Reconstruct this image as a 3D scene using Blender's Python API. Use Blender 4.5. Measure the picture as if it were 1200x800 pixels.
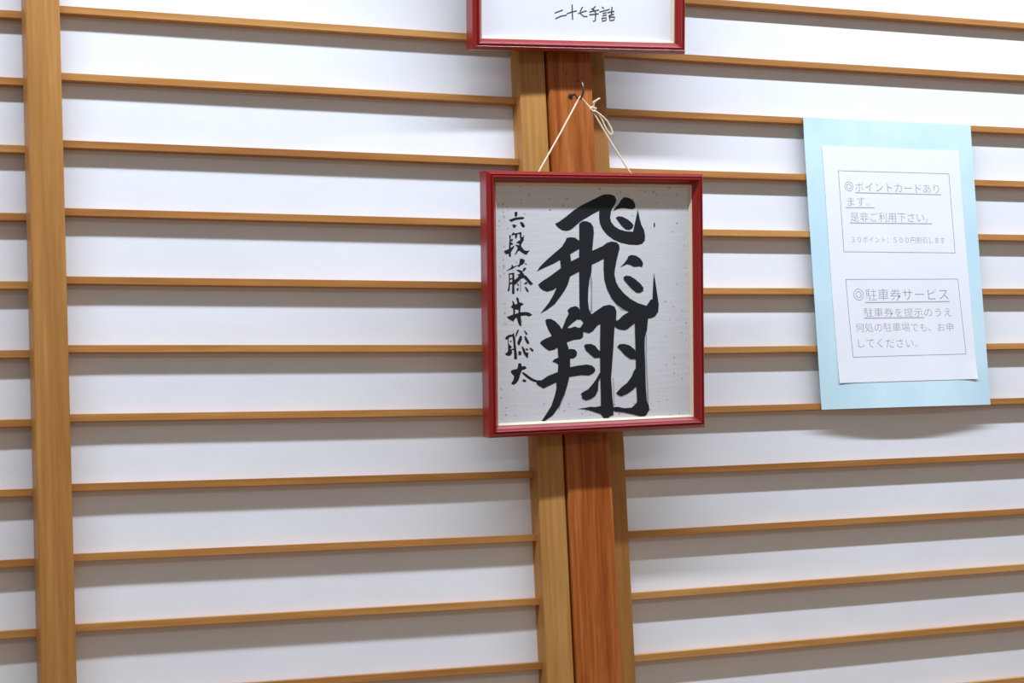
import bpy, bmesh, math, random
from mathutils import Vector, Matrix

for _o in list(bpy.data.objects):
    bpy.data.objects.remove(_o, do_unlink=True)
scene = bpy.context.scene
COL = scene.collection

# ------------------------------------------------------------------ camera
cam_d = bpy.data.cameras.new('camera')
cam_d.sensor_width = 36.0
cam_d.lens = 66.48
cam_d.clip_start = 0.05
cam = bpy.data.objects.new('camera', cam_d)
COL.objects.link(cam)
_r = Vector((0.909076, -0.414133, -0.045561))
_u = Vector((0.005541, -0.097328, 0.995237))
_f = Vector((0.416594, 0.904998, 0.086184))
cam.matrix_world = Matrix(((_r.x, _u.x, -_f.x, -0.95736), (_r.y, _u.y, -_f.y, -1.95294),
                           (_r.z, _u.z, -_f.z, 1.49994), (0, 0, 0, 1)))
scene.camera = cam

# ------------------------------------------------------------------ light
world = bpy.data.worlds.new('room_ambient')
scene.world = world
world.use_nodes = True
_bg = world.node_tree.nodes['Background']
_bg.inputs[0].default_value = (0.98, 0.985, 1.0, 1)      # light bounced around the room
_bg.inputs[1].default_value = 0.205
ld = bpy.data.lights.new('ceiling_tube_row', 'AREA')     # row of fluorescent tubes along the wall
ld.shape = 'RECTANGLE'
ld.size = 4.2
ld.size_y = 0.04
ld.energy = 72.0
ld.color = (0.735, 0.835, 1.0)
lo = bpy.data.objects.new('ceiling_tube_row', ld)
lo.location = (0.1, -0.58, 2.82)
COL.objects.link(lo)
ld2 = bpy.data.lights.new('ceiling_tube_row_inner', 'AREA')   # next row of tubes, further into the room
ld2.shape = 'RECTANGLE'
ld2.size = 4.2
ld2.size_y = 0.6
ld2.energy = 17.0
ld2.color = (1.0, 0.945, 0.89)
lo2 = bpy.data.objects.new('ceiling_tube_row_inner', ld2)
lo2.location = (-0.2, -2.75, 2.82)
COL.objects.link(lo2)
vs = scene.view_settings
vs.view_transform = 'Standard'
vs.look = 'None'
vs.gamma = 1.0
vs.use_curve_mapping = False
vs.exposure = 0.0

# ------------------------------------------------------------------ helpers
def tag(o, label=None, cat=None, group=None, kind=None):
    for k, v in (('label', label), ('category', cat), ('group', group), ('kind', kind)):
        if v:
            o[k] = v
    return o

def link(name, me, mat=None, parent=None):
    o = bpy.data.objects.new(name, me)
    COL.objects.link(o)
    if me is not None and mat is not None and not me.materials:
        me.materials.append(mat)
    o.parent = parent
    return o

def empty(name, loc=(0, 0, 0), rot=(0, 0, 0)):
    o = bpy.data.objects.new(name, None)
    o.empty_display_size = 0.05
    o.location = loc
    o.rotation_euler = rot
    COL.objects.link(o)
    return o

def bm_mesh(bm, name):
    bmesh.ops.recalc_face_normals(bm, faces=bm.faces)
    me = bpy.data.meshes.new(name)
    bm.to_mesh(me)
    bm.free()
    return me

def box_mesh(name, x0, x1, y0, y1, z0, z1, bevel=0.0, seg=1):
    bm = bmesh.new()
    bmesh.ops.create_cube(bm, size=1)
    for v in bm.verts:
        v.co = Vector(((x0 + x1) / 2 + v.co.x * (x1 - x0), (y0 + y1) / 2 + v.co.y * (y1 - y0),
                       (z0 + z1) / 2 + v.co.z * (z1 - z0)))
    if bevel:
        bmesh.ops.bevel(bm, geom=list(bm.edges), offset=bevel, segments=seg, affect='EDGES', profile=0.5)
    return bm_mesh(bm, name)

def smooth_path(pts, n=6):
    P = [Vector(p) for p in pts]
    out = []
    for i in range(len(P) - 1):
        a, b = P[max(i - 1, 0)], P[i]
        c, d = P[i + 1], P[min(i + 2, len(P) - 1)]
        for k in range(n):
            t = k / n
            out.append(0.5 * ((2 * b) + (c - a) * t + (2 * a - 5 * b + 4 * c - d) * t * t + (3 * b - a - 3 * c + d) * t ** 3))
    out.append(P[-1])
    return out

def tube_mesh(name, pts, r, n=8, twist=False):
    P = [Vector(p) for p in pts]
    bm = bmesh.new()
    rings = []
    ref = Vector((0.31, -0.52, 0.79)).normalized()
    for i, p in enumerate(P):
        t = (P[min(i + 1, len(P) - 1)] - P[max(i - 1, 0)]).normalized()
        s = t.cross(ref)
        if s.length < 1e-4:
            s = t.orthogonal()
        s.normalize()
        q = s.cross(t).normalized()
        ref = q
        ring = []
        for k in range(n):
            a = 2 * math.pi * k / n
            ring.append(bm.verts.new(p + (s * math.cos(a) + q * math.sin(a)) * r))
        rings.append(ring)
    for a, b in zip(rings, rings[1:]):
        for k in range(n):
            f = bm.faces.new((a[k], a[(k + 1) % n], b[(k + 1) % n], b[k]))
            f.smooth = True
    bm.faces.new(rings[0][::-1])
    bm.faces.new(rings[-1])
    return bm_mesh(bm, name)

# ------------------------------------------------------------------ materials
def new_mat(name):
    m = bpy.data.materials.new(name)
    m.use_nodes = True
    nt = m.node_tree
    return m, nt, nt.nodes['Principled BSDF']

def nd(nt, kind, **kw):
    n = nt.nodes.new(kind)
    for k, v in kw.items():
        if k.startswith('i_'):
            n.inputs[k[2:].replace('_', ' ')].default_value = v
        else:
            setattr(n, k, v)
    return n

def ramp(nt, stops):
    r = nt.nodes.new('ShaderNodeValToRGB')
    e = r.color_ramp.elements
    while len(e) < len(stops):
        e.new(0.5)
    for k, (p, c) in enumerate(stops):
        e[k].position = p
        e[k].color = (*c, 1)
    return r

def wood_mat(name, stops, axis, rough=0.45, fine=220.0, coarse=28.0, stretch=0.045, bump=0.08):
    """grain runs along the given axis of the object"""
    m, nt, p = new_mat(name)
    tc = nd(nt, 'ShaderNodeTexCoord')
    info = nd(nt, 'ShaderNodeObjectInfo')
    rnd = nd(nt, 'ShaderNodeVectorMath', operation='SCALE')
    rnd.inputs[0].default_value = (3.7, 5.1, 4.3)
    nt.links.new(info.outputs['Random'], rnd.inputs['Scale'])
    add = nd(nt, 'ShaderNodeVectorMath', operation='ADD')
    nt.links.new(tc.outputs['Object'], add.inputs[0])
    nt.links.new(rnd.outputs[0], add.inputs[1])
    sc = [1.0, 1.0, 1.0]
    sc['xyz'.index(axis)] = stretch
    mp = nd(nt, 'ShaderNodeMapping')
    mp.inputs['Scale'].default_value = sc
    nt.links.new(add.outputs[0], mp.inputs['Vector'])
    n1 = nd(nt, 'ShaderNodeTexNoise', i_Scale=coarse, i_Detail=4.0, i_Roughness=0.6, i_Distortion=0.4)
    n2 = nd(nt, 'ShaderNodeTexNoise', i_Scale=fine, i_Detail=3.0, i_Roughness=0.6)
    nt.links.new(mp.outputs[0], n1.inputs['Vector'])
    nt.links.new(mp.outputs[0], n2.inputs['Vector'])
    mix = nd(nt, 'ShaderNodeMix', data_type='FLOAT')
    mix.inputs['Factor'].default_value = 0.4
    nt.links.new(n1.outputs['Fac'], mix.inputs['A'])
    nt.links.new(n2.outputs['Fac'], mix.inputs['B'])
    # boards differ a little from one another
    off = nd(nt, 'ShaderNodeMath', operation='MULTIPLY_ADD')
    off.inputs[1].default_value = 0.16
    off.inputs[2].default_value = -0.08
    nt.links.new(info.outputs['Random'], off.inputs[0])
    s = nd(nt, 'ShaderNodeMath', operation='ADD')
    nt.links.new(mix.outputs['Result'], s.inputs[0])
    nt.links.new(off.outputs[0], s.inputs[1])
    r = ramp(nt, stops)
    nt.links.new(s.outputs[0], r.inputs['Fac'])
    nt.links.new(r.outputs['Color'], p.inputs['Base Color'])
    p.inputs['Roughness'].default_value = rough
    p.inputs['Specular IOR Level'].default_value = 0.25
    bp = nd(nt, 'ShaderNodeBump', i_Strength=bump, i_Distance=0.001)
    nt.links.new(mix.outputs['Result'], bp.inputs['Height'])
    nt.links.new(bp.outputs[0], p.inputs['Normal'])
    return m

def plain_mat(name, col, rough=0.6, spec=0.5, coat=0.0, metal=0.0):
    m, nt, p = new_mat(name)
    p.inputs['Base Color'].default_value = (*col, 1)
    p.inputs['Roughness'].default_value = rough
    p.inputs['Specular IOR Level'].default_value = spec
    p.inputs['Coat Weight'].default_value = coat
    p.inputs['Metallic'].default_value = metal
    return m

def paper_mat(name, c1, c2, scale=(6, 6, 6), bump=0.05, bscale=(60, 60, 240), rough=0.85, spec=0.2):
    m, nt, p = new_mat(name)
    tc = nd(nt, 'ShaderNodeTexCoord')
    mp = nd(nt, 'ShaderNodeMapping')
    mp.inputs['Scale'].default_value = scale
    nt.links.new(tc.outputs['Object'], mp.inputs['Vector'])
    n = nd(nt, 'ShaderNodeTexNoise', i_Scale=1.0, i_Detail=5.0, i_Roughness=0.6)
    nt.links.new(mp.outputs[0], n.inputs['Vector'])
    r = ramp(nt, [(0.35, c1), (0.65, c2)])
    nt.links.new(n.outputs['Fac'], r.inputs['Fac'])
    nt.links.new(r.outputs['Color'], p.inputs['Base Color'])
    mb = nd(nt, 'ShaderNodeMapping')
    mb.inputs['Scale'].default_value = bscale
    nt.links.new(tc.outputs['Object'], mb.inputs['Vector'])
    n2 = nd(nt, 'ShaderNodeTexNoise', i_Scale=1.0, i_Detail=4.0)
    nt.links.new(mb.outputs[0], n2.inputs['Vector'])
    bp = nd(nt, 'ShaderNodeBump', i_Strength=bump, i_Distance=0.001)
    nt.links.new(n2.outputs['Fac'], bp.inputs['Height'])
    nt.links.new(bp.outputs[0], p.inputs['Normal'])
    p.inputs['Roughness'].default_value = rough
    p.inputs['Specular IOR Level'].default_value = spec
    return m

HONEY = [(0.32, (0.33, 0.140, 0.032)), (0.50, (0.44, 0.198, 0.048)), (0.68, (0.56, 0.29, 0.086))]
M_STILE = wood_mat('honey_wood_upright', HONEY, 'z')
M_SLAT = wood_mat('honey_wood_slat', [(0.30, (0.33, 0.13, 0.030)), (0.50, (0.46, 0.200, 0.050)), (0.70, (0.60, 0.31, 0.095))], 'x')
M_PILLAR = wood_mat('red_brown_post_wood', [(0.34, (0.22, 0.046, 0.006)), (0.48, (0.355, 0.086, 0.012)), (0.64, (0.50, 0.160, 0.036))],
                    'z', rough=0.4, fine=300.0, coarse=70.0, stretch=0.05)
M_SHOJI = paper_mat('shoji_paper', (0.80, 0.80, 0.80), (0.84, 0.84, 0.84), scale=(8, 8, 20), bump=0.03, bscale=(90, 90, 300))
M_FLOOR = wood_mat('floor_boards', HONEY, 'x')
M_PLASTER = paper_mat('plaster', (0.70, 0.68, 0.63), (0.74, 0.72, 0.67), bump=0.1)
M_RED = plain_mat('red_lacquer', (0.27, 0.007, 0.006), rough=0.35, spec=0.12, coat=1.0)
M_RED.node_tree.nodes['Principled BSDF'].inputs['Coat Roughness'].default_value = 0.28
M_LINER = plain_mat('cream_liner', (0.72, 0.60, 0.43), rough=0.35)
M_BACK = plain_mat('brown_backing_board', (0.22, 0.14, 0.08), rough=0.8)
M_INK = plain_mat('black_brush_ink', (0.013, 0.015, 0.018), rough=0.55, spec=0.3)
M_DRY = plain_mat('dry_brush_ink', (0.36, 0.365, 0.38), rough=0.8, spec=0.2)
M_PEN = plain_mat('black_pen', (0.05, 0.05, 0.055), rough=0.6)
M_SHEET = paper_mat('white_sheet_paper', (0.85, 0.855, 0.86), (0.88, 0.88, 0.885), bump=0.02)
M_BLUE = paper_mat('pale_blue_paper', (0.545, 0.75, 0.81), (0.66, 0.83, 0.86), scale=(9, 9, 7), bump=0.03, rough=0.6)
M_PRINT = plain_mat('grey_print', (0.24, 0.24, 0.26), rough=0.8, spec=0.2)
M_RULE = plain_mat('grey_rule', (0.26, 0.26, 0.28), rough=0.8, spec=0.2)
M_PINK = plain_mat('pinkish_underline', (0.46, 0.34, 0.38), rough=0.8, spec=0.2)
M_CORD = plain_mat('cream_cord', (0.72, 0.60, 0.40), rough=0.7)
M_HOOK = plain_mat('tarnished_metal', (0.16, 0.12, 0.10), rough=0.35, metal=0.9)

def board_mat():
    """shikishi board: washi paper with flecks strewn along the edges"""
    m, nt, p = new_mat('washi_board')
    tc = nd(nt, 'ShaderNodeTexCoord')
    sep = nd(nt, 'ShaderNodeSeparateXYZ')
    nt.links.new(tc.outputs['Generated'], sep.inputs[0])
    def edge(sock):
        a = nd(nt, 'ShaderNodeMath', operation='SUBTRACT')
        a.inputs[1].default_value = 0.5
        nt.links.new(sock, a.inputs[0])
        b = nd(nt, 'ShaderNodeMath', operation='ABSOLUTE')
        nt.links.new(a.outputs[0], b.inputs[0])
        return b.outputs[0]
    mx = nd(nt, 'ShaderNodeMath', operation='MAXIMUM')
    nt.links.new(edge(sep.outputs['X']), mx.inputs[0])
    nt.links.new(edge(sep.outputs['Z']), mx.inputs[1])
    mr = nd(nt, 'ShaderNodeMapRange')
    mr.inputs['From Min'].default_value = 0.33
    mr.inputs['From Max'].default_value = 0.46
    nt.links.new(mx.outputs[0], mr.inputs['Value'])
    mp = nd(nt, 'ShaderNodeMapping')
    mp.inputs['Scale'].default_value = (190, 190, 230)
    nt.links.new(tc.outputs['Object'], mp.inputs['Vector'])
    wob = nd(nt, 'ShaderNodeTexNoise', i_Scale=3.0, i_Detail=2.0)
    nt.links.new(mp.outputs[0], wob.inputs['Vector'])
    va = nd(nt, 'ShaderNodeVectorMath', operation='ADD')
    nt.links.new(mp.outputs[0], va.inputs[0])
    nt.links.new(wob.outputs['Color'], va.inputs[1])
    vo = nd(nt, 'ShaderNodeTexVoronoi', i_Scale=1.0)
    nt.links.new(va.outputs[0], vo.inputs['Vector'])
    near = nd(nt, 'ShaderNodeMath', operation='LESS_THAN')
    near.inputs[1].default_value = 0.24
    nt.links.new(vo.outputs['Distance'], near.inputs[0])
    sc = nd(nt, 'ShaderNodeSeparateColor')
    nt.links.new(vo.outputs['Color'], sc.inputs[0])
    pick = nd(nt, 'ShaderNodeMath', operation='MULTIPLY')
    pick.inputs[1].default_value = 0.30
    nt.links.new(mr.outputs[0], pick.inputs[0])
    few = nd(nt, 'ShaderNodeMath', operation='LESS_THAN')
    nt.links.new(sc.outputs[0], few.inputs[0])
    nt.links.new(pick.outputs[0], few.inputs[1])
    fl = nd(nt, 'ShaderNodeMath', operation='MULTIPLY')
    nt.links.new(near.outputs[0], fl.inputs[0])
    nt.links.new(few.outputs[0], fl.inputs[1])
    fs = nd(nt, 'ShaderNodeMath', operation='MULTIPLY')
    fs.inputs[1].default_value = 0.55
    nt.links.new(fl.outputs[0], fs.inputs[0])
    mf = nd(nt, 'ShaderNodeMapping')
    mf.inputs['Scale'].default_value = (35, 35, 420)
    nt.links.new(tc.outputs['Object'], mf.inputs['Vector'])
    fib = nd(nt, 'ShaderNodeTexNoise', i_Scale=1.0, i_Detail=4.0)
    nt.links.new(mf.outputs[0], fib.inputs['Vector'])
    r = ramp(nt, [(0.3, (0.69, 0.69, 0.69)), (0.7, (0.74, 0.74, 0.735))])
    nt.links.new(fib.outputs['Fac'], r.inputs['Fac'])
    mix = nd(nt, 'ShaderNodeMix', data_type='RGBA')
    nt.links.new(fs.outputs[0], mix.inputs['Factor'])
    nt.links.new(r.outputs['Color'], mix.inputs['A'])
    mix.inputs['B'].default_value = (0.14, 0.12, 0.07, 1)
    nt.links.new(mix.outputs['Result'], p.inputs['Base Color'])
    bp = nd(nt, 'ShaderNodeBump', i_Strength=0.16, i_Distance=0.0006)
    nt.links.new(fib.outputs['Fac'], bp.inputs['Height'])
    nt.links.new(bp.outputs[0], p.inputs['Normal'])
    p.inputs['Roughness'].default_value = 0.85
    p.inputs['Specular IOR Level'].default_value = 0.2
    return m
M_BOARD = board_mat()

# ------------------------------------------------------------------ the setting
tag(link('floor', box_mesh('floor', -1.9, 1.9, -2.6, 0.30, -0.04, 0.0), M_FLOOR), 'honey wood floor in front of the paper screens', kind='structure')
tag(link('wall_back', box_mesh('wall_back', -1.9, 1.9, 0.075, 0.10, 2.56, 3.05), M_PLASTER), 'plaster wall above the paper screens', kind='structure')
tag(link('trim_1', box_mesh('lintel', -1.9, -0.0045, -0.02, 0.10, 2.46, 2.56, 0.003), M_SLAT), 'wooden lintel over the left paper screens', kind='structure')
tag(link('trim_2', box_mesh('lintel', 0.0545, 1.9, -0.02, 0.10, 2.46, 2.56, 0.003), M_SLAT), 'wooden lintel over the right paper screen', kind='structure')
pillar = link('pillar', box_mesh('pillar', -0.0031, 0.0535, -0.0144, 0.07, 0.0, 3.05, 0.0015, 2), M_PILLAR)
tag(pillar, 'reddish brown wooden post between the paper screens, behind both red frames', kind='structure')
_bm = bmesh.new()
bmesh.ops.create_cone(_bm, cap_ends=True, segments=10, radius1=0.0013, radius2=0.0009, depth=0.002,
                      matrix=Matrix.Translation((0.021, -0.0146, 1.9973)) @ Matrix.Rotation(math.pi / 2, 4, 'X'))
link('old_nail', bm_mesh(_bm, 'old_nail'), M_HOOK, pillar)

PITCH = 0.072
SLAT_H = 0.008
SLAT_D = 0.0122
ZT, ZB = 2.46, 0.0
def shoji(name, loc, rotz, x0, x1, stiles, z0, tilt, label):
    """paper screen: local y = 0 is the front of the slats; the paper lies behind them"""
    root = empty(name, loc, (0, 0, rotz))
    tag(root, label, kind='structure')
    link('paper', box_mesh('paper', x0 - 0.004, x1 + 0.004, SLAT_D, SLAT_D + 0.0006, ZB + 0.02, ZT - 0.02), M_SHOJI, root)
    for a, b, yf in stiles:
        link('stile', box_mesh('stile', a, b, yf, yf + 0.030, ZB, ZT, 0.0014, 2), M_STILE, root)
    yf = stiles[0][2]
    link('rail', box_mesh('rail', x0, x1, yf + 0.002, yf + 0.028, ZT - 0.045, ZT - 0.001, 0.0012), M_SLAT, root)
    link('rail', box_mesh('rail', x0, x1, yf + 0.002, yf + 0.028, ZB + 0.001, ZB + 0.09, 0.0012), M_SLAT, root)
    xm = (x0 + x1) / 2
    me = box_mesh('slat', x0 - xm - 0.001, x1 - xm + 0.001, 0.0, SLAT_D - 0.0001, -SLAT_H, 0.0, 0.0004)
    i = -int((ZT - 0.06 - z0) / PITCH)
    while True:
        z = z0 - i * PITCH
        if z < ZB + 0.12:
            break
        s = link('slat', me, M_SLAT, root)
        s.location = (xm, 0, z + tilt * xm)
        s.rotation_euler = (0, -math.atan(tilt), 0)
        i += 1
    return root

YAW = math.radians(-1.8248)
shoji('door_1', (-0.0194 * math.sin(YAW), 0.0194 * math.cos(YAW), 0), YAW, -1.30, -0.563,
      [(-0.5625, -0.528, -0.0002), (-1.335, -1.3005, -0.0002)], 2.0439, 0.0,
      'paper sliding screen at the far left, set behind the next screen')
shoji('door_2', (0, 0, 0), YAW, -0.5598, -0.0383,
      [(-0.5952, -0.5598, -0.0118), (-0.0383, -0.0052, -0.0118)], 2.0418, -0.0091,
      'paper sliding screen with thin wooden slats left of the post')
shoji('door_3', (0, 0.02065, 0), 0.0, 0.0872, 1.20,
      [(0.0545, 0.0872, -0.0062), (1.20, 1.235, -0.0062)], 2.1111, 0.0039,
      'paper sliding screen with thin wooden slats right of the post')

# ------------------------------------------------------------------ red frames
FW, FH = 0.27567, 0.29511
PROFILE = [(0.0, 22.0), (0.0, 5.2), (0.5, 4.3), (2.4, 1.6), (2.9, 0.9), (3.6, 0.6), (4.1, 0.9), (4.5, 1.8), (5.0, 1.9), (5.4, 0.8), (6.0, 0.1),
           (6.8, 0.0), (7.2, 0.4), (7.5, 2.0), (8.3, 2.4), (9.6, 4.4), (11.9, 6.6), (12.3, 7.2), (12.4, 9.0), (12.4, 22.0)]
LINER = [(12.2, 9.0), (12.5, 8.6), (13.0, 8.6), (15.2, 11.9), (15.3, 13.0), (12.2, 13.0)]

def rail_mesh(name, prof, side):
    """one mitred length of moulding; frame lies in local x, z with y = 0 at its front"""
    bm = bmesh.new()
    ends = ([], [])
    for w, d in prof:
        w, d = w / 1000, d / 1000
        a = {0: (w, w), 1: (FW - w, w), 2: (FW - w, FH - w), 3: (w, FH - w)}
        p, q = a[side], a[(side + 1) % 4]
        ends[0].append(bm.verts.new((p[0], d, p[1])))
        ends[1].append(bm.verts.new((q[0], d, q[1])))
    n = len(prof)
    for k in range(n):
        bm.faces.new((ends[0][k], ends[0][(k + 1) % n], ends[1][(k + 1) % n], ends[1][k]))
    bm.faces.new(ends[0])
    bm.faces.new(ends[1][::-1])
    return bm_mesh(bm, name)

RAILS = [rail_mesh('frame_rail', PROFILE, k) for k in range(4)]
LINERS = [rail_mesh('liner_strip', LINER, k) for k in range(4)]

def framed(name, loc, roll, lean, face_name, face_mat):
    root = empty(name, loc)
    a = Vector((math.cos(roll), 0, math.sin(roll)))
    b = Vector((-math.sin(roll), 0, math.cos(roll))) * math.cos(lean) + Vector((0, -1, 0)) * math.sin(lean)
    n = b.cross(a)
    if n.y < 0:
        n = -n
    root.rotation_euler = Matrix((a, n, b)).transposed().to_euler()
    for me in RAILS:
        link('frame_rail', me, M_RED, root)
    for me in LINERS:
        link('liner_strip', me, M_LINER, root)
    face = link(face_name, box_mesh(face_name, 0.0126, FW - 0.0126, 0.0131, 0.0155, 0.0126, FH - 0.0126), face_mat, root)
    link('back_panel', box_mesh('back_panel', 0.0126, FW - 0.0126, 0.0158, 0.0298, 0.0126, FH - 0.0126), M_BACK, root)
    return root, face

def flat_polys(name, polys, y0, mats, groups):
    """flat ink shapes in local x, z (millimetres), each lying a hair above the one before"""
    vs_, fs, mi = [], [], []
    for k, (poly, g) in enumerate(zip(polys, groups)):
        y = y0 - 0.00002 * (k + 1)
        b = len(vs_)
        vs_ += [(x / 1000, y, z / 1000) for x, z in poly]
        fs.append(tuple(range(b, b + len(poly))))
        mi.append(g)
    me = bpy.data.meshes.new(name)
    me.from_pydata(vs_, [], fs)
    for m in mats:
        me.materials.append(m)
    for f, g in zip(me.polygons, mi):
        f.material_index = g
    return me

def ribbon(pts, w):
    P = [Vector(p) for p in pts]
    L, R = [], []
    for i, p in enumerate(P):
        t = P[min(i + 1, len(P) - 1)] - P[max(i - 1, 0)]
        t = t.normalized() if t.length > 1e-6 else (P[1] - P[0]).normalized()
        n = Vector((-t.y, t.x)) * w / 2
        e = t * (w / 2 * 0.7) if i == len(P) - 1 else (-t * (w / 2 * 0.7) if i == 0 else Vector((0, 0)))
        L.append(p + n + e)
        R.append(p - n + e)
    return [tuple(v) for v in L + R[::-1]]

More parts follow.
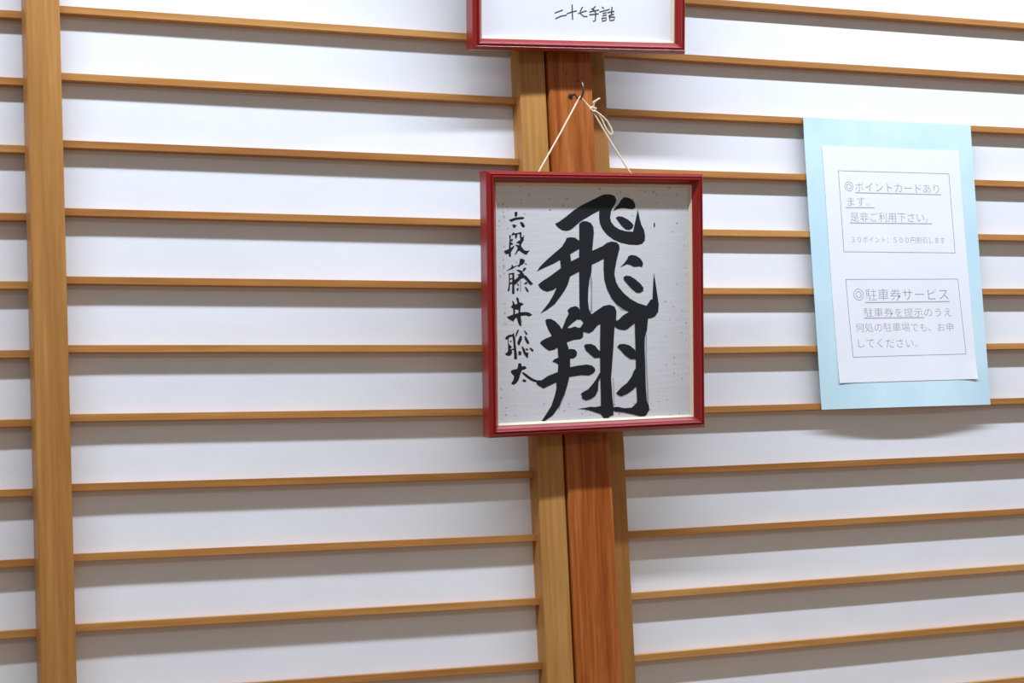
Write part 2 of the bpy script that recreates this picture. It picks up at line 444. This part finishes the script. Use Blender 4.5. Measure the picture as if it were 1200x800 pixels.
# brush strokes of the calligraphy and pen strokes of the note, in millimetres from the lower left corner of their frame: (solid ink, dry brush)
INK = [
 ([[(88.1,237.4),(92.8,239.4),(100.9,244.6),(111.8,252.5),(121.3,258.0),(133.6,263.5),(145.9,269.0),(150.1,270.6),(158.3,270.9),(163.8,269.2),(166.2,264.9),(165.3,260.7),(161.5,255.8),(159.2,250.9),(158.0,244.2),(159.3,239.3),(163.4,234.5),(170.2,230.8),(177.1,229.0),(187.5,228.2),(189.4,235.7),(191.9,245.5),(194.0,253.5),(196.4,243.1),(198.3,236.4),(201.9,230.2),(203.2,223.5),(202.7,218.0),(199.2,214.3),(192.9,212.9),(182.5,213.4),(171.4,215.6),(161.8,219.3),(153.6,224.8),(148.2,230.8),(144.9,236.9),(143.9,242.9),(144.0,252.0),(136.1,248.4),(129.3,244.7),(121.1,240.5),(117.0,237.4),(111.6,233.2),(107.5,230.2),(102.1,229.0),(96.7,229.8),(92.7,232.2),(89.4,235.0)],[(161.5,251.3),(165.7,256.4),(169.2,260.1),(172.7,265.0),(176.2,267.7),(181.7,267.2),(187.2,264.8),(190.2,260.8),(191.0,256.5),(188.5,254.3),(183.6,254.1),(178.8,255.0),(173.2,255.2),(167.7,254.2)],[(165.1,244.2),(168.3,245.9),(173.8,245.5),(180.7,242.4),(186.2,238.2),(188.0,235.7),(186.8,232.1),(182.7,230.1),(177.8,230.8),(173.0,234.5),(168.9,239.4)],[(118.4,237.4),(122.5,240.2),(127.9,240.2),(133.3,238.1),(136.2,233.8),(137.0,227.2),(135.8,217.5),(134.6,206.6),(134.1,193.3),(133.3,182.4),(130.5,172.7),(129.0,161.8),(128.5,149.7),(129.5,141.2),(132.8,133.9),(118.5,134.1),(117.6,145.0),(117.6,169.2),(117.6,193.4),(118.1,217.5)],[(102.3,221.2),(106.7,222.1),(112.8,221.6),(118.1,218.1),(118.0,208.8),(111.9,205.7),(106.5,202.9),(100.4,199.5),(93.0,196.0),(84.2,191.8),(74.9,188.3),(64.8,183.9),(68.2,188.9),(77.6,197.2),(87.1,204.4),(95.8,211.0),(100.6,217.6)],[(93.1,205.6),(106.5,203.1),(107.7,194.7),(107.0,186.2),(105.8,176.6),(103.4,169.4),(99.3,162.2),(93.1,154.5),(86.3,146.7),(76.9,140.7),(68.2,136.5),(74.3,143.1),(79.7,149.3),(85.1,157.6),(89.5,166.2),(93.4,176.7),(94.6,187.5),(93.7,197.1)],[(66.0,169.2),(72.0,173.3),(81.4,178.6),(92.2,185.7),(94.6,187.5),(107.1,194.7),(117.9,199.4),(134.3,206.6),(141.1,209.2),(148.0,212.0),(153.5,215.6),(159.0,217.2),(165.9,216.2),(169.3,213.2),(169.7,208.9),(167.8,202.8),(165.7,195.5),(163.5,185.8),(162.7,179.7),(164.7,171.1),(168.1,165.0),(174.9,157.6),(183.2,151.3),(192.9,146.3),(204.0,143.0),(207.6,147.3),(209.4,149.7),(212.2,150.9),(212.6,160.8),(213.4,171.8),(214.5,180.4),(216.2,169.3),(218.2,157.0),(220.2,144.6),(219.4,136.0),(215.1,130.5),(209.5,128.5),(205.3,128.6),(192.7,131.6),(180.2,136.7),(173.3,139.9),(165.1,145.5),(158.3,152.9),(152.9,162.7),(149.6,173.7),(148.8,185.9),(149.2,197.4),(141.0,193.8),(134.1,190.9),(117.7,183.1),(106.2,177.8),(100.1,174.2),(93.3,168.9),(89.5,165.9),(85.2,163.0),(77.2,161.0),(71.9,162.6),(67.9,165.6)],[(170.0,187.5),(175.3,192.0),(180.2,197.9),(180.9,200.3),(185.1,201.7),(190.7,200.9),(196.2,197.8),(199.7,193.5),(200.0,190.4),(198.2,187.3),(196.1,188.6),(188.4,188.0),(182.9,190.5),(178.8,191.1)],[(174.4,176.5),(177.9,178.1),(183.5,177.3),(190.4,173.3),(196.6,168.3),(200.3,164.0),(200.0,160.3),(195.8,157.9),(190.9,158.3),(184.7,163.0),(177.8,169.8),(174.8,173.5)],[(214.6,238.2),(216.0,238.9),(216.2,233.9),(214.8,233.9)]],
  [[(132.6,181.2),(134.2,173.9),(133.9,137.5),(132.5,134.9),(131.5,138.8),(132.5,159.4),(131.5,169.1)],[(168.1,161.9),(168.9,162.5),(177.7,155.3),(177.1,154.5)],[(157.8,151.7),(158.6,152.3),(167.8,141.8),(178.9,136.7),(171.9,138.3)]]),
 ([[(74.4,128.9),(76.8,130.3),(81.5,130.2),(86.8,127.5),(92.1,122.6),(94.7,118.9),(99.4,118.8),(99.3,109.2),(85.9,107.1),(81.9,111.4),(78.0,118.1),(75.4,124.1)],[(102.4,139.9),(106.4,142.8),(111.9,144.2),(115.9,142.9),(117.9,140.2),(118.5,132.9),(119.1,128.7),(114.4,128.8),(108.9,125.3),(103.5,121.1),(100.8,118.2),(95.4,118.9),(98.2,124.9),(100.9,130.8),(103.9,135.6)],[(67.4,103.3),(69.2,105.7),(75.2,108.5),(81.9,110.8),(88.6,113.0),(99.4,119.4),(106.2,119.6),(111.6,121.2),(115.0,119.7),(118.3,119.6),(122.4,115.9),(121.6,108.6),(118.2,106.5),(110.1,105.9),(101.9,103.7),(92.5,99.7),(85.7,95.6),(79.0,94.4),(75.0,96.5),(69.8,100.8)],[(89.3,113.0),(102.0,112.7),(100.6,104.3),(103.2,97.0),(105.1,86.1),(104.9,71.6),(103.5,62.5),(101.1,54.2),(98.0,45.8),(94.4,39.1),(91.0,31.6),(82.8,21.6),(72.7,15.4),(67.1,13.9),(75.5,24.9),(80.9,32.6),(85.1,43.3),(87.3,51.6),(87.3,58.2),(89.4,70.8),(90.2,80.5),(89.9,90.1),(89.1,99.8)],[(101.8,95.2),(106.6,95.9),(111.3,95.0),(113.9,91.9),(113.2,87.7),(109.8,85.1),(104.4,84.9),(99.1,89.9)],[(82.6,81.9),(84.9,84.8),(91.0,86.5),(99.1,89.9),(99.0,80.2),(90.9,77.8),(87.5,80.5)],[(62.6,57.5),(62.6,60.3),(69.3,61.8),(77.3,66.4),(89.4,70.2),(105.0,75.2),(112.4,76.4),(126.0,77.6),(132.8,76.2),(136.2,73.1),(136.8,70.0),(134.0,67.0),(128.6,65.0),(119.1,65.7),(104.8,64.3),(89.3,59.4),(79.9,55.7),(71.2,52.2),(66.5,54.7)],[(117.2,140.2),(118.5,135.3),(126.6,134.0),(132.8,134.5),(140.3,139.2),(148.6,143.9),(156.2,145.0),(162.3,142.9),(164.8,137.6),(164.2,124.8),(162.1,118.7),(161.2,107.7),(160.4,95.5),(158.9,80.9),(158.1,71.2),(157.0,61.4),(157.8,50.4),(158.4,39.4),(159.7,28.3),(159.8,18.5),(155.4,17.5),(152.6,14.5),(148.8,13.5),(145.1,17.9),(143.1,20.4),(130.8,24.6),(122.7,26.7),(113.2,27.7),(122.7,28.3),(130.9,29.4),(135.0,28.7),(143.5,29.6),(143.6,42.4),(143.2,54.6),(143.1,78.9),(143.3,103.3),(144.0,123.3),(140.1,121.6),(134.6,115.6),(129.8,113.1),(123.7,114.4),(121.3,115.9),(118.3,119.6),(122.5,125.3),(118.4,129.1),(115.7,128.7),(115.8,137.8)],[(122.8,98.9),(124.9,100.7),(131.7,100.9),(137.1,98.6),(141.2,93.6),(145.3,91.1),(145.2,85.0),(136.3,84.6),(130.2,89.0),(124.8,94.0)],[(143.6,69.2),(143.6,63.1),(140.8,57.1),(140.0,47.4),(136.5,41.4),(131.0,38.2),(124.8,36.7),(119.4,39.0),(119.5,42.0),(118.1,44.5),(121.5,46.8),(127.0,49.0),(133.2,54.9),(138.1,60.8)],[(162.8,126.0),(167.7,127.7),(173.3,132.5),(180.2,136.1),(190.0,137.7),(204.0,140.0),(206.7,131.3),(205.5,125.2),(204.4,115.3),(201.5,106.8),(201.0,94.5),(201.4,82.2),(201.8,69.8),(201.8,64.9),(202.3,46.4),(203.5,32.8),(205.6,29.0),(206.6,22.8),(201.2,15.6),(194.9,15.3),(185.9,18.1),(173.4,21.0),(161.0,22.8),(158.9,24.7),(159.7,27.7),(165.2,27.9),(173.5,26.0),(183.2,26.2),(189.5,30.9),(190.5,33.3),(189.7,49.3),(189.3,77.6),(188.9,99.7),(188.4,123.3),(182.8,119.5),(178.6,116.5),(174.5,115.6),(167.6,116.8),(162.8,119.3)],[(165.3,96.6),(168.1,99.6),(174.3,99.8),(181.2,98.1),(188.1,93.0),(190.8,87.4),(190.1,81.9),(182.4,82.1),(175.5,86.6),(169.4,92.9)],[(190.0,72.7),(190.8,61.6),(190.4,51.1),(184.8,46.4),(177.8,42.4),(170.2,39.9),(166.7,40.9),(163.3,43.5),(166.8,47.0),(171.0,50.6),(178.0,55.2),(183.6,61.8),(186.4,67.9)]],
  [[(159.5,61.4),(160.4,61.3),(161.3,28.9),(160.2,28.9)],[(202.9,109.2),(204.5,109.2),(203.7,87.0),(202.3,87.1)],[(202.3,87.1),(203.7,87.0),(206.2,31.5),(204.2,31.5)],[(98.3,46.4),(98.8,45.2),(90.3,27.4),(88.9,27.4),(94.4,37.5)]]),
 ([[(37.9,249.7),(39.2,250.5),(41.0,250.5),(41.5,249.5),(41.2,246.7),(40.4,244.8),(39.1,244.5),(37.9,246.2)],[(30.7,241.4),(32.5,241.9),(38.3,243.8),(43.6,244.5),(47.8,244.9),(50.1,243.6),(48.3,242.2),(43.5,241.7),(38.8,241.1),(35.6,239.8),(33.8,239.1),(32.2,240.0)],[(34.8,236.2),(37.7,236.4),(39.8,235.5),(39.5,233.8),(37.1,232.2),(35.7,233.4)],[(44.3,239.1),(46.7,239.1),(48.7,237.7),(50.3,235.3),(50.3,233.6),(48.4,232.9),(46.6,233.6),(45.3,236.2)]],
  []),
 ([[(30.8,224.3),(32.0,224.8),(32.9,222.9),(33.0,217.2),(32.7,211.5),(32.8,205.8),(32.8,200.6),(31.2,200.1),(30.2,201.1),(30.1,204.9),(30.4,208.7),(30.7,214.8),(31.5,219.6)],[(32.8,219.6),(34.9,220.3),(35.8,218.9),(34.3,217.7),(32.3,217.7)],[(32.3,215.8),(34.3,216.4),(35.6,214.6),(34.8,213.4),(32.3,213.7)],[(24.5,206.8),(26.3,207.5),(30.0,208.9),(33.2,210.6),(36.3,212.5),(37.4,212.5),(35.8,209.6),(33.4,206.3),(32.6,205.3),(29.9,203.9),(27.3,203.0),(25.0,204.9)],[(33.9,225.3),(36.0,227.6),(37.0,226.9),(37.8,226.5),(40.7,226.7),(44.9,227.9),(46.2,227.2),(45.9,222.4),(46.4,222.0),(48.0,222.9),(49.1,224.8),(49.6,224.3),(48.8,221.9),(49.0,219.1),(46.9,216.2),(45.3,213.4),(46.3,211.0),(48.9,208.1),(51.0,206.9),(56.0,207.4),(54.1,205.3),(52.0,202.6),(49.9,202.9),(46.7,204.8),(43.1,207.2),(41.0,205.8),(39.4,203.4),(37.0,202.2),(38.3,204.4),(40.5,208.2),(41.3,210.1),(39.5,212.5),(37.9,213.4),(39.5,213.9),(43.2,213.2),(42.9,215.1),(39.5,215.8),(41.1,217.4),(44.8,219.1),(44.1,222.0),(43.9,225.8),(41.2,225.5),(40.4,222.0),(39.3,220.5),(38.0,221.0),(38.3,224.3),(37.3,225.0),(34.9,224.1)]],
  []),
 ([[(26.8,184.5),(28.7,185.7),(33.2,188.7),(33.4,191.1),(34.5,191.8),(35.3,190.6),(35.5,189.4),(40.8,191.0),(42.6,191.5),(42.9,192.9),(43.8,198.2),(47.2,198.2),(50.1,196.2),(49.0,193.4),(47.6,191.9),(44.5,190.5),(42.9,188.9),(41.3,189.4),(40.8,190.3),(38.1,188.9),(35.0,187.0),(30.8,185.6),(28.1,184.5)],[(49.5,193.1),(51.1,193.1),(52.1,191.9),(50.8,191.3)],[(29.9,181.9),(31.2,181.8),(31.4,175.4),(31.2,168.8),(30.9,163.6),(29.7,161.9),(28.1,162.4),(29.2,165.9),(29.9,170.7),(30.0,176.4)],[(29.9,181.9),(36.5,182.7),(36.5,180.8),(31.2,180.7)],[(30.9,176.4),(34.8,176.6),(34.8,175.2),(31.1,175.0)],[(30.8,171.6),(34.3,172.3),(34.2,170.4),(31.1,169.5)],[(34.4,182.5),(36.6,182.7),(36.7,175.8),(36.4,168.7),(36.7,159.2),(33.6,159.2),(34.0,170.6)],[(35.8,174.4),(38.5,175.4),(40.6,177.2),(42.7,179.4),(40.6,179.5),(40.6,180.3),(43.3,181.3),(44.1,182.4),(41.2,184.4),(39.1,185.3),(40.7,185.9),(43.9,185.5),(46.5,184.3),(47.8,186.2),(48.1,187.9),(49.7,188.2),(51.5,187.6),(50.2,185.5),(47.5,183.8),(45.9,183.1),(48.3,181.7),(48.5,180.3),(51.7,178.6),(53.8,176.2),(56.9,172.8),(59.8,170.1),(56.8,168.5),(54.7,169.9),(51.6,173.8),(48.0,176.7),(44.8,175.8),(41.1,172.5),(37.9,169.4),(35.8,168.7)],[(40.0,170.6),(41.1,170.8),(42.1,168.6),(41.5,167.7),(40.5,168.7)],[(39.1,164.4),(41.0,165.8),(42.0,165.6),(41.2,162.5),(39.9,162.2)],[(47.9,170.0),(51.1,172.4),(52.6,171.9),(52.4,170.0)],[(49.2,167.1),(51.0,166.6),(54.1,162.3),(53.6,160.9),(51.5,161.9)]],
  [[(43.5,173.9),(45.0,173.9),(45.0,161.9),(43.6,161.0)]]),
 ([[(33.5,151.6),(34.8,151.1),(36.8,148.2),(37.0,144.9),(37.2,140.1),(36.9,135.4),(36.3,129.7),(33.2,128.3),(32.7,129.7),(34.3,132.6),(34.8,136.4),(34.9,141.1),(34.4,146.9)],[(38.5,154.6),(39.8,155.1),(41.6,153.9),(42.4,150.1),(43.9,148.6),(44.1,144.8),(43.5,139.1),(44.2,132.4),(44.7,123.3),(43.1,122.6),(41.0,125.8),(39.5,130.6),(39.0,132.5),(41.2,138.2),(41.2,143.4),(40.2,147.7)],[(32.2,145.0),(33.9,146.8),(38.7,147.5),(42.9,149.3),(45.0,149.1),(48.1,147.4),(44.9,145.5),(43.9,145.3),(43.3,141.2),(38.6,141.3),(34.9,142.6),(32.8,143.5)],[(26.9,133.4),(29.0,134.1),(34.3,135.9),(38.5,137.0),(43.8,138.4),(50.1,138.7),(54.3,137.9),(58.4,135.5),(56.4,134.1),(53.7,133.4),(51.1,134.6),(45.8,134.5),(39.5,132.5),(37.4,131.6),(35.3,129.5),(32.1,129.5),(29.0,131.2)]],
  []),
 ([[(24.5,109.7),(26.7,112.3),(29.8,113.6),(34.0,113.8),(34.3,111.4),(30.8,111.0),(28.6,109.4),(28.8,107.0),(28.9,103.7),(30.2,102.2),(32.5,100.2),(32.3,98.8),(30.9,98.4),(30.9,97.4),(34.9,98.0),(35.1,96.3),(32.7,96.4),(32.7,92.6),(30.8,90.3),(28.5,89.8),(25.9,90.6),(24.3,92.3),(27.8,94.9),(28.0,102.2),(27.7,108.2),(25.1,108.6)],[(33.2,113.5),(34.8,115.4),(35.6,114.9),(36.0,112.1),(37.0,109.2),(37.2,104.4),(37.9,98.2),(38.6,92.9),(39.0,87.7),(38.4,86.0),(36.8,85.6),(35.2,86.6),(35.3,91.6),(35.0,97.3),(34.7,102.1),(34.2,107.3)],[(29.7,106.7),(32.4,106.9),(32.6,105.7),(30.8,105.3)],[(39.9,118.9),(41.2,119.1),(41.2,117.2),(39.3,113.4),(37.9,110.8),(36.9,111.1),(37.7,114.4)],[(42.9,112.4),(45.3,111.4),(45.0,109.0),(45.5,108.3),(43.4,104.7),(42.3,101.9),(41.0,101.4),(39.7,102.9),(39.4,104.8),(40.8,107.7)],[(47.7,117.8),(48.8,118.0),(51.9,114.6),(51.6,112.9),(50.1,113.2)],[(48.2,111.5),(49.8,111.7),(52.9,106.9),(54.2,104.0),(52.8,102.3),(50.7,104.1),(48.7,107.9)],[(40.9,95.0),(42.5,95.2),(44.3,93.7),(44.0,90.6),(40.3,90.7),(40.6,92.9)],[(44.6,99.9),(45.7,100.4),(48.5,97.0),(49.5,93.6),(51.1,93.1),(53.0,93.5),(52.7,90.2),(52.4,87.5),(51.1,87.3),(48.4,90.3),(46.4,93.7)],[(49.1,97.4),(51.2,97.8),(52.8,96.8),(52.2,95.4),(50.1,96.0)],[(54.1,98.2),(56.0,98.4),(59.1,96.2),(59.1,94.3),(57.5,94.2),(54.9,96.8)]],
  []),
 ([[(40.2,80.9),(42.0,81.6),(43.9,81.1),(44.6,77.7),(47.8,78.1),(49.6,77.3),(50.6,75.6),(48.2,74.3),(45.1,73.6),(43.7,71.3),(42.6,68.5),(40.7,62.8),(37.5,59.1),(34.9,57.5),(32.3,58.0),(31.2,59.3),(33.9,62.5),(35.0,67.3),(32.4,69.7),(30.9,71.7),(31.9,74.0),(38.8,75.3),(39.9,78.1)],[(44.2,71.0),(46.6,71.4),(50.3,68.9),(54.5,65.9),(58.7,63.4),(64.0,61.5),(67.2,61.9),(67.1,58.1),(62.9,59.2),(58.6,60.3),(54.4,62.3),(50.8,64.8),(47.6,67.3)],[(44.9,62.9),(48.1,63.3),(50.2,61.3),(49.1,60.1),(46.0,60.2)]],
  []),
]
PEN = [[[(107.7,44.0),(117.1,47.4)],[(108.5,37.5),(115.5,40.6),(122.2,41.9)]],[[(123.3,43.6),(129.5,45.7),(135.2,47.0)],[(129.7,53.8),(129.9,44.6),(130.3,37.3)]],[[(137.8,44.1),(143.6,46.1),(148.2,47.4)],[(143.2,51.6),(140.3,47.1),(141.1,43.5),(145.3,40.8),(149.1,41.1)]],[[(159.9,52.8),(157.0,50.2)],[(154.9,50.1),(157.8,48.4)],[(152.4,46.4),(164.1,48.9)],[(152.4,43.1),(163.7,44.5)],[(157.8,49.1),(160.4,45.5),(159.9,36.6),(157.4,35.8)]],[[(168.7,52.3),(170.9,50.9)],[(165.8,46.7),(178.4,50.0)],[(170.0,45.0),(174.2,46.2)],[(169.6,42.4),(174.2,43.5)],[(168.8,39.5),(169.2,36.1),(173.8,37.4),(174.7,40.3),(168.8,39.5)],[(181.8,52.7),(181.0,43.8)],[(176.3,46.3),(184.4,48.0)],[(177.6,42.6),(183.9,44.7)],[(178.4,41.2),(179.3,37.1),(184.4,38.0),(185.6,41.4),(178.9,41.2)]]]
pic, board = framed('framed_calligraphy', (-0.10921, -0.0434, 1.57447), 0.018625, 0.12177, 'board', M_BOARD)
tag(pic, 'red lacquered frame with large black brush calligraphy, hanging from a cord on the post', 'picture', 'red frames on the post')
for solid, dry in INK:
    link('character', flat_polys('character', dry + solid, 0.01305, [M_INK, M_DRY], [1] * len(dry) + [0] * len(solid)), None, board)

note, sheet = framed('framed_note', (-0.10835, -0.0434, 2.01206), 0.039764, 0.1856, 'sheet', M_SHEET)
tag(note, 'red frame at the top edge holding a white sheet with small handwriting', 'picture', 'red frames on the post')
for ch in PEN:
    polys = [ribbon(s, 1.55) for s in ch]
    link('character', flat_polys('character', polys, 0.01305, [M_PEN], [0] * len(polys)), None, sheet)

# cord of the lower picture: knot, bow loop and loose tail
inv = Matrix.Translation(pic.location) @ pic.rotation_euler.to_matrix().to_4x4()
inv.invert()
def L(pts):
    return [inv @ Vector(p) for p in pts]
HB = (0.0254, -0.0365, 1.9657)
KN = Vector((0.0386, -0.0400, 1.9505))
cord_pts = [(-0.0485, -0.0535, 1.8590), (-0.0362, -0.0495, 1.8770), (-0.006, -0.0418, 1.9190), (0.0236, -0.0371, 1.9634), HB,
            (0.0274, -0.0369, 1.9636), tuple(KN + Vector((-0.001, 0.0005, 0.001))), tuple(KN + Vector((0.0015, -0.0002, -0.003))),
            (0.0565, -0.0430, 1.9170), (0.0772, -0.0495, 1.8790), (0.0900, -0.0535, 1.8595)]
cord = link('hanging_cord', tube_mesh('hanging_cord', L(cord_pts), 0.001), M_CORD, pic)
kp = []
for k in range(37):
    a = 2 * math.pi * k / 18
    kp.append(KN + Vector((0.0030 * math.cos(a) + 0.0008 * math.sin(2.1 * a), -0.0014 + 0.0014 * math.sin(1.5 * a + 0.6),
                           0.0021 * math.sin(a) + 0.0007 * math.cos(3 * a))))
link('knot', tube_mesh('knot', L(kp), 0.00115), M_CORD, cord)
lp = smooth_path([KN + Vector((0.001, -0.002, -0.001)), (0.0470, -0.0432, 1.9445), (0.0550, -0.0440, 1.9370), (0.0603, -0.0442, 1.9275),
                  (0.0611, -0.0440, 1.9225), (0.0592, -0.0436, 1.9212), (0.0563, -0.0432, 1.9245), (0.0528, -0.0428, 1.9305),
                  (0.0497, -0.0424, 1.9385), (0.0450, -0.0420, 1.9455), KN + Vector((0.002, -0.002, -0.002))], 5)
link('bow_loop', tube_mesh('bow_loop', L(lp), 0.001), M_CORD, cord)
tp = smooth_path([KN + Vector((0.0005, -0.002, 0.001)), KN + Vector((0.0010, -0.003, 0.006)), KN + Vector((0.0022, -0.004, 0.0088)),
                  KN + Vector((0.0055, -0.005, 0.0112)), KN + Vector((0.0080, -0.005, 0.0125))], 5)
link('loose_end', tube_mesh('loose_end', L(tp), 0.0011), M_CORD, cord)
tp = smooth_path([KN + Vector((0.0010, -0.003, 0.0060)), KN + Vector((-0.0005, -0.004, 0.0075)), KN + Vector((0.0020, -0.004, 0.0095))], 4)
link('loose_end', tube_mesh('loose_end', L(tp), 0.0009), M_CORD, cord)

# hook in the post
hk = smooth_path([(0.0245, -0.0100, 1.9712), (0.0245, -0.0190, 1.9712), (0.0245, -0.0250, 1.9708), (0.0247, -0.0310, 1.9655), (0.0252, -0.0370, 1.9630),
                  (0.0254, -0.0430, 1.9662), (0.0254, -0.0457, 1.9730), (0.0252, -0.0440, 1.9800), (0.0249, -0.0385, 1.9845), (0.0247, -0.0335, 1.9850)], 5)
hook = empty('screw_hook', (0.0245, -0.0144, 1.9712))
tag(hook, 'small dark metal hook screwed into the post, carrying the picture cord', 'hook')
link('wire', tube_mesh('wire', [p - hook.location for p in hk], 0.00125, 10), M_HOOK, hook)
_bm = bmesh.new()
bmesh.ops.create_cone(_bm, cap_ends=True, segments=16, radius1=0.0034, radius2=0.0022, depth=0.002,
                      matrix=Matrix.Translation((0, -0.001, 0)) @ Matrix.Rotation(math.pi / 2, 4, 'X'))
link('collar', bm_mesh(_bm, 'collar'), M_HOOK, hook)

# ------------------------------------------------------------------ notice
NW, NH = 260.6, 368.0
notice = empty('posted_notice', (0.36810, 0.0198, 1.60039))
notice.rotation_euler = (0, -0.00479, 0)
tag(notice, 'pale blue paper notice with a white printed sheet, fixed to the slats on the right', 'notice')

def bend(x, z):
    """how far (mm) the sheet stands off the slats"""
    u, v = x / NW, z / NH
    return 0.35 + 6.0 * max(0.0, 0.40 - v) ** 2 / 0.16 * (0.15 + 0.85 * math.sin(math.pi * u)) + 0.5 * math.sin(2.2 * math.pi * u + 5 * v) ** 2 \
        + 0.8 * max(0, v - 0.94) / 0.06 * (1 - math.sin(math.pi * u))

def sheet_mesh(name, corners, nx, nz, off, thick, curl=False):
    (ax, az), (bx, bz), (cx, cz), (dx, dz) = corners       # BL BR TR TL
    bm = bmesh.new()
    rows = [[], []]
    for s in (0, 1):
        for j in range(nz + 1):
            row = []
            for i in range(nx + 1):
                u, v = i / nx, j / nz
                x = (1 - v) * ((1 - u) * ax + u * bx) + v * ((1 - u) * dx + u * cx)
                z = (1 - v) * ((1 - u) * az + u * bz) + v * ((1 - u) * dz + u * cz)
                y = bend(x, z) + off + (0 if s else thick)
                if curl:
                    for uu, ww, hh in ((u, v, 1.0), (1 - u, v, 1.6)):
                        q = max(0.0, 1 - math.hypot(uu / 0.16, ww / 0.10))
                        y += hh * q * q
                row.append(bm.verts.new((x / 1000, -y / 1000, z / 1000)))
            rows[s].append(row)
    for s in (0, 1):
        for j in range(nz):
            for i in range(nx):
                f = bm.faces.new((rows[s][j][i], rows[s][j][i + 1], rows[s][j + 1][i + 1], rows[s][j + 1][i]))
                f.smooth = False
    F, Bk = rows
    loop = [(0, i) for i in range(nx)] + [(j, nx) for j in range(nz)] + [(nz, i) for i in range(nx, 0, -1)] + [(j, 0) for j in range(nz, 0, -1)]
    for k in range(len(loop)):
        (j0, i0), (j1, i1) = loop[k], loop[(k + 1) % len(loop)]
        bm.faces.new((F[j0][i0], F[j1][i1], Bk[j1][i1], Bk[j0][i0]))
    return bm_mesh(bm, name)

link('blue_sheet', sheet_mesh('blue_sheet', ((0, 0), (NW, 0), (NW, NH), (0, NH)), 28, 40, 0.0, 0.25), M_BLUE, notice)
white = link('white_sheet', sheet_mesh('white_sheet', ((27.7, 32.4), (241.8, 33.7), (238.1, 332.9), (25.6, 332.6)), 28, 40, 0.55, 0.2, True), M_SHEET, notice)

def on_sheet(x, z, lift):
    return (x / 1000, -(bend(x, z) + 0.55 + 0.2 + lift) / 1000, z / 1000)

def print_line(body, p0, p1, h, weight=-0.016):
    cu = bpy.data.curves.new('text_line', 'FONT')
    cu.body = body
    cu.offset = weight
    cu.resolution_u = 3
    o = bpy.data.objects.new('text_line_tmp', cu)
    COL.objects.link(o)
    bpy.context.view_layer.update()
    me = bpy.data.meshes.new_from_object(o.evaluated_get(bpy.context.evaluated_depsgraph_get()))
    bpy.data.objects.remove(o, do_unlink=True)
    bpy.data.curves.remove(cu)
    xs = [v.co.x for v in me.vertices]
    ys = [v.co.y for v in me.vertices]
    x0, x1, y0, y1 = min(xs), max(xs), min(ys), max(ys)
    for v in me.vertices:
        u, w = (v.co.x - x0) / (x1 - x0), (v.co.y - y0) / (y1 - y0) - 0.5
        x = p0[0] + (p1[0] - p0[0]) * u
        z = p0[1] + (p1[1] - p0[1]) * u + w * h
        v.co = on_sheet(x, z, 0.06)
    me.materials.clear()
    me.name = 'text_line'
    return link('text_line', me, M_PRINT, white)

def rule(name, p0, p1, w, mat, n=12, lift=0.04):
    d = Vector((p1[0] - p0[0], p1[1] - p0[1]))
    s = Vector((-d.y, d.x)).normalized() * w / 2
    vs_, fs = [], []
    for k in range(n + 1):
        c = Vector(p0) + d * k / n
        vs_ += [on_sheet(c.x + s.x, c.y + s.y, lift), on_sheet(c.x - s.x, c.y - s.y, lift)]
        if k:
            b = 2 * k
            fs.append((b - 2, b - 1, b + 1, b))
    return vs_, fs

def rules(name, segs, w, mat, n=12):
    V, F = [], []
    for p0, p1 in segs:
        a, b = rule(name, p0, p1, w, mat, n)
        F += [tuple(i + len(V) for i in f) for f in b]
        V += a
    me = bpy.data.meshes.new(name)
    me.from_pydata(V, [], F)
    return link(name, me, mat, white)

for box in (((47.9, 301.3), (220.1, 301.9), (221.0, 198.1), (48.3, 197.9)), ((48.6, 162.8), (222.3, 163.9), (226.6, 66.3), (51.1, 64.5))):
    rules('border_box', [(box[k], box[(k + 1) % 4]) for k in range(4)], 0.75, M_RULE)
for body, p0, p1, h in (
        ('ポイントカードあり', (72.2, 281.5), (202.5, 281.9), 12.0),
        ('ます。', (58.7, 262.0), (91.8, 262.7), 11.3),
        ('是非ご利用下さい。', (61.6, 242.6), (181.5, 243.6), 12.0),
        ('３０ポイント：５００円割引します', (61.1, 213.8), (206.0, 214.3), 8.2),
        ('駐車券サービス', (76.8, 143.5), (205.0, 144.2), 14.9),
        ('駐車券を提示のうえ', (72.4, 121.1), (208.6, 120.6), 11.2),
        ('何処の駐車場でも、お申', (58.8, 101.9), (209.3, 101.5), 11.1),
        ('しでください。', (60.4, 82.1), (150.7, 81.1), 11.1)):
    print_line(body, p0, p1, h)
for cx, cz, ro, ri in ((62.5, 281.5, 5.9, 3.2), (66.4, 143.6, 7.1, 3.9)):
    segs = []
    for r_ in (ro, ri):
        q = [(cx + r_ * math.cos(2 * math.pi * k / 28), cz + r_ * math.sin(2 * math.pi * k / 28)) for k in range(28)]
        segs += [(q[k], q[(k + 1) % 28]) for k in range(28)]
    rules('double_circle', segs, 0.7, M_PRINT, 1)
for p0, p1 in (((71.2, 273.7), (205.5, 274.0)), ((55.4, 254.2), (99.6, 255.0)), ((60.1, 234.7), (187.7, 235.7)),
               ((75.6, 133.5), (206.6, 134.6)), ((72.6, 113.7), (164.8, 113.9))):
    rules('underline', [(p0, p1)], 1.3, M_PINK)
